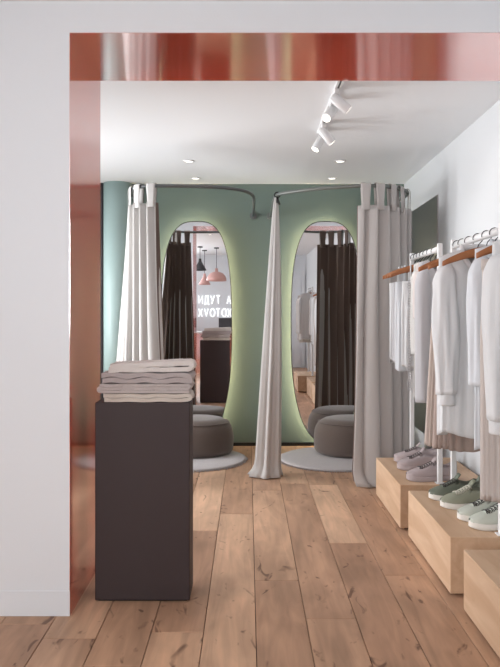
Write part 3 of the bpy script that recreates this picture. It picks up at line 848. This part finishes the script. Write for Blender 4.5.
# ------------------------------------------------------------------ shoes
def shoe(name, toe, rz, label, up, sole, lace, sc=1.0, soleh=.026):
    """toe at origin pointing to -x"""
    root = thing(name, (toe[0], toe[1], .2504), label, 'shoe', 'sneakers on the oak plinths', rz)
    Ln = .275 * sc
    def hwid(t):
        return sc * (.047 * (1 - (1 - min(1, t / .32)) ** 2.4) ** .5 if t < .32 else (.047 - .013 * sin(min(1, (t - .32) / .4) * pi / 2) + .004 * max(0, (t - .72) / .28)) * (1 if t < .9 else sqrt(max(0.02, 1 - ((t - .9) / .1) ** 2))))
    TS = [0.004, .015, .035, .065, .1, .15, .2, .26, .32, .38, .44, .5, .56, .62, .68, .74, .8, .86, .9, .94, .97, .99, .998]
    s = MB(); rings = []
    out = [(t * Ln, hwid(t) * 1.06) for t in TS]
    outline = [(x, -w) for x, w in out] + [(x, w) for x, w in reversed(out)]
    def lift(x):
        t = x / Ln; return .008 * max(0, 1 - t / .22) ** 2
    s.loft([[(x, y * .97, lift(x)) for x, y in outline], [(x, y, .004 + lift(x)) for x, y in outline], [(x, y, soleh + lift(x)) for x, y in outline], [(x, y * .96, soleh + .002 + lift(x)) for x, y in outline]], True)
    s.build('sole', sole, root)
    u = MB(); rows = []
    NP = 25
    def htop(t):   # top line of the shoe along its length
        if t < .3: return soleh + sc * (.012 + .030 * sin(min(1, t / .3) * pi / 2))
        if t < .58: return soleh + sc * (.042 + .036 * (t - .3) / .28)
        return soleh + sc * (.078 - .018 * sin(min(1, (t - .58) / .25) * pi / 2) + .026 * max(0, (t - .83) / .17))
    for t in TS:
        w = hwid(t); h = htop(t); row = []
        op = max(0, min(1, (t - .5) / .06)) * max(0, min(1, (.985 - t) / .03))
        for k in range(NP):
            a = pi * k / (NP - 1)
            y = -w * math.copysign(abs(cos(a)) ** .72, cos(a)); zz = soleh - .002 + (h - soleh) * sin(a) ** .8
            if op > 0:
                q = abs(k - (NP - 1) / 2) / ((NP - 1) / 2)   # 0 at crest
                if q < .62:
                    d = 1 - q / .62
                    zz = zz * (1 - op) + op * (h * .96 - (h - soleh - .006) * min(1, d * 2.2))
                    y = y * (1 - op * .12)
            row.append((t * Ln, y, zz + lift(t * Ln)))
        rows.append(row)
    u.grid(rows); u.build('upper', up, root, solid=.002)
    tg = MB(); trow = []
    for q in range(9):
        t = .24 + .36 * q / 8; h = htop(min(t, .58)) + .002 + (.020 * ((t - .52) / .08) if t > .52 else 0); w = .017 * sc
        trow.append([(t * Ln, y, h - .14 * y * y / .017) for y in (-w, -w / 2, 0, w / 2, w)])
    tg.grid(trow); tg.build('tongue', up, root, solid=.002)
    l = MB()
    for q in range(6):
        t = .25 + .046 * q; h = htop(t) + .0055; w = .02 * sc
        t2 = t + .03
        l.tube([(t * Ln, -w * 1.1, h - .006), (t * Ln + .002, -w * .5, h - .0004), (t * Ln + .005, 0, h + .0012), (t * Ln + .008, w * .5, h - .0004), (t2 * Ln, w * 1.1, h - .006)], .0024, 5)
        l.tube([(t * Ln, w * 1.1, h - .006), (t * Ln + .002, w * .5, h), (t * Ln + .005, 0, h + .002), (t * Ln + .008, -w * .5, h), (t2 * Ln, -w * 1.1, h - .006)], .0022, 5)
    l.build('laces', lace, root)
    return root
shoe('sneaker', (.925, 4.315, 0), -.06, 'mauve lace-up sneaker beside the far rack post, farthest shoe', M['s_lav'], M['soleL'], M['lace_d'])
shoe('sneaker', (.900, 4.10, 0), .16, 'mauve lace-up sneaker in the middle of the far plinth', M['s_lav'], M['soleL'], M['lace_d'], 1.04)
shoe('sneaker', (.893, 3.835, 0), .10, 'mauve lace-up sneaker at the near edge of the far plinth', M['s_lav'], M['soleL'], M['lace_d'], 1.06)
shoe('sneaker', (.918, 3.445, 0), .18, 'dark green sneaker with white sole, farthest on the middle plinth', M['s_dgrn'], M['sole'], M['lace_d'])
shoe('sneaker', (.935, 3.30, 0), .16, 'sage green sneaker with white sole between dark green and mint ones', M['s_grn'], M['sole'], M['lace_l'], 1.05)
shoe('sneaker', (.957, 3.10, 0), .20, 'pale mint sneaker next to the sage green one', M['s_mint'], M['sole'], M['lace_d'], 1.02)
shoe('sneaker', (.972, 2.985, 0), .17, 'pale mint sneaker nearest the front edge of the middle plinth', M['s_mint'], M['sole'], M['lace_d'], 1.05)

# ------------------------------------------------------------------ ceiling lights
def downlight(x, y, zc, label, power):
    root = thing('ceiling_downlight', (x, y, zc), label, 'ceiling light', 'recessed ceiling downlights')
    m = MB(); m.lathe([(.030, -.0005), (.042, -.0005), (.043, -.004), (.040, -.006), (.031, -.006), (.030, -.003)], seg=32, caps=False); m.build('trim_ring', M['spot'], root)
    m = MB(); m.lathe([(.001, -.001), (.0298, -.001), (.0298, -.003), (.001, -.003)], seg=24); m.build('lens', M['lens'], root)
    ld = bpy.data.lights.new('downlight_beam', 'SPOT'); ld.energy = power; ld.spot_size = radians(110); ld.spot_blend = 1; ld.shadow_soft_size = .05; ld.color = (1, .95, .88)
    lo = bpy.data.objects.new('downlight_beam', ld); COL.objects.link(lo); lo.parent = root; lo.location = (0, 0, -.03)
DL = 4
downlight(-.45, 5.17, HC, 'small recessed downlight over left booth, nearer the track', DL)
downlight(-.45, 5.83, HC, 'small recessed downlight over left booth, by the green wall', DL)
downlight(.70, 5.17, HC, 'small recessed downlight over right booth, nearer the track', DL)
downlight(.72, 5.83, HC, 'small recessed downlight over right booth, by the green wall', DL)

tr = thing('light_track', (.455, 3.85, HC), 'white ceiling track holding four spotlights', 'light track')
m = MB(); m.box(-.016, .016, -.56, .5, -.018, -.0003, .001, 1); m.build('track_body', M['spot'], tr)
m = MB(); m.box(-.004, .004, -.55, .49, -.0186, -.0175); m.build('track_slot', M['black'], tr)
def spot(x, y, dirv, label, power, ln=.112):
    root = thing('track_spotlight', (x, y, HC - .0187), label, 'spotlight', 'spotlights on the ceiling track')
    m = MB(); m.box(-.013, .013, -.04, .04, -.022, 0, .002, 1); m.tube([(0, 0, -.022), (0, 0, -.036)], .007, 10); m.build('adapter', M['spot'], root)
    d = Vector(dirv).normalized(); c = Vector((0, 0, -.046))
    a = c - d * .03; b = c + d * (ln - .03)
    m = MB(); m.tube([a, a + d * .002, b - d * .002, b], [.024, .0265, .0265, .0255], 24); m.build('lamp_head', M['spot'], root)
    m = MB(); m.tube([b + d * .0004, b + d * .0015], .022, 20); m.build('lens', M['lens'], root)
    ld = bpy.data.lights.new('spot_beam', 'SPOT'); ld.energy = power; ld.spot_size = radians(75); ld.spot_blend = .8; ld.shadow_soft_size = .03; ld.color = (1, .96, .9)
    lo = bpy.data.objects.new('spot_beam', ld); COL.objects.link(lo); lo.parent = root
    lo.location = b + d * .02; lo.rotation_euler = d.to_track_quat('-Z', 'Y').to_euler()
SP = 6
spot(.45, 3.47, (.8, .15, -.62), 'white track spotlight nearest the opening, aimed at the right wall', SP)
spot(.453, 3.66, (-.42, -.55, -.6), 'white track spotlight aimed left, nearer the opening', SP)
spot(.456, 4.10, (.62, .1, -.75), 'white track spotlight aimed right, at the far end', SP)
spot(.458, 4.26, (-.42, -.2, -.75), 'white track spotlight aimed left, at the far track end', SP)

# ------------------------------------------------------------------ behind the viewer: seen in the mirrors
def pendant(x, y, zb, prof, mt, label, cab):
    root = thing('pendant_lamp', (x, y, HF), label, 'pendant lamp', 'pendant lamps over the counter')
    m = MB(); m.tube([(0, 0, -.001), (0, 0, zb + cab - HF)], .005, 8); m.build('hanging_cord', M['greyl'], root)
    m = MB(); m.tube([(0, 0, -.0005), (0, 0, -.02)], .05, 24); m.build('ceiling_rose', M['greyl'], root)
    m = MB(); m.lathe([(r, zb - HF + h) for r, h in prof], seg=48, caps=False); m.build('lamp_shade', mt, root, solid=.003)
    m = MB(); m.lathe([(.001, zb - HF + .035), (.03, zb - HF + .045), (.035, zb - HF + .07), (.02, zb - HF + .1), (.001, zb - HF + .11)], seg=20); m.build('bulb', M['lens'], root)
dome = [(.19, 0), (.185, .05), (.165, .1), (.125, .145), (.07, .17), (.03, .178), (.025, .24), (.001, .245)]
cone = [(.12, 0), (.10, .04), (.06, .11), (.03, .16), (.022, .22), (.001, .225)]
pendant(-.60, -1.0, 1.79, dome, M['pink'], 'dusty pink dome pendant lamp over the counter, seen in left mirror', .24)
pendant(-.86, -1.5, 1.74, cone, M['pink'], 'dusty pink cone pendant lamp over the counter, seen in left mirror', .22)
pendant(-.90, -.8, 1.98, cone, M['greyl'], 'dark grey cone pendant lamp, highest over the counter', .22)

cr = thing('reception_counter', (-.55, -1.75, 0), 'coral red counter on the white storefront side, seen in left mirror', 'counter')
m = MB(); m.box(-.6, .6, -.25, .25, 0, .78, .004, 2); m.build('body', M['red'], cr)
m = MB(); m.box(-.62, .62, -.27, .27, .7802, .81, .004, 2); m.build('worktop', M['spot'], cr)
mo = thing('monitor', (-.42, -1.72, .8103), 'dark flat monitor standing on the red counter', 'monitor')
m = MB(); m.box(-.17, .17, -.012, .012, .08, .27, .004, 2); m.build('screen', M['screen'], mo)
m = MB(); m.tube([(0, 0, .012), (0, 0, .09)], .015, 10); m.box(-.08, .08, -.06, .06, 0, .012, .002, 1); m.build('stand', M['screen'], mo)

# white neon wall sign; built so that the mirror shows it as in the photograph
sg = thing('neon_sign', (-.70, YR + .002, 1.08), 'white neon lettering in two lines on the wall above the counter', 'sign')
GL = {
    'I': [[(0, 1), (0, 0), (.75, 1), (.75, 0)]],
    'D': [[(0, -.18), (0, 0), (.85, 0), (.85, -.18)], [(.12, 0), (.2, 1), (.68, 1), (.68, 0)]],
    'Y': [[(0, 1), (.36, .42)], [(.75, 1), (.22, 0)]],
    'T': [[(0, 1), (.72, 1)], [(.36, 1), (.36, 0)]],
    'A': [[(0, 0), (.38, 1), (.76, 0)], [(.14, .34), (.62, .34)]],
    'V': [[(0, 1), (.36, 0), (.72, 1)]],
    'X': [[(0, 1), (.7, 0)], [(.7, 1), (0, 0)]],
    'O': [[(.45 + .45 * cos(2 * pi * k / 24), .5 + .5 * sin(2 * pi * k / 24)) for k in range(25)]],
}
def letters(word, x0, z0, h, step):
    x = x0
    for ch in word:
        if ch == ' ': x += step * .75; continue
        m = MB()
        for st in GL[ch]:
            m.tube([(x + p[0] * h * .62, 0.012, z0 + p[1] * h) for p in st], .0075, 8)
        m.build('letter', M['neon'], sg)
        x += step
letters('IDYT A', -.36, .30, .17, .128)
letters('XVOTOX', -.36, .02, .17, .125)

# ------------------------------------------------------------------ light
w = bpy.data.worlds.new('world'); SC.world = w; w.use_nodes = True
w.node_tree.nodes['Background'].inputs['Color'].default_value = (.86, .93, 1, 1)
w.node_tree.nodes['Background'].inputs['Strength'].default_value = 1.0
def area(name, loc, rot, sx, sy, e, col=(1, 1, 1)):
    ld = bpy.data.lights.new(name, 'AREA'); ld.shape = 'RECTANGLE'; ld.size = sx; ld.size_y = sy; ld.energy = e; ld.color = col
    o = bpy.data.objects.new(name, ld); COL.objects.link(o); o.location = loc; o.rotation_euler = rot
    return o
area('storefront_daylight', (-1.85, YR - .2, 1.68), (radians(90), 0, 0), 1.4, 1.35, 90, (.95, .97, 1))  # added lamp behind the unseen storefront window
area('shop_window_daylight', (XL - .2, -.3, 1.68), (radians(90), 0, radians(-90)), 3.3, 1.35, 100, (.96, .98, 1))  # added lamp outside the left shop window, brightens the partition
area('side_window_daylight', (XW - .16, 4.67, 1.28), (radians(90), 0, radians(-90)), 2.1, 1.8, 120, (.97, .98, 1))  # added lamp at the hidden left window, lights column and curtains
# fill lights added in the unseen shop ceiling, shaped as recessed fittings
for i, (x, y) in enumerate([(-1.9, 1.2), (-.6, 1.2), (.7, 1.2), (-1.9, -.2), (.7, -.2)]):
    downlight(x, y, HF, ['recessed downlight in shop ceiling before the partition, far left', 'recessed downlight in shop ceiling before the opening', 'recessed downlight in shop ceiling before the lintel, right side', 'recessed downlight in shop ceiling near the left shop wall', 'recessed downlight in shop ceiling near the right shop wall'][i], 18)
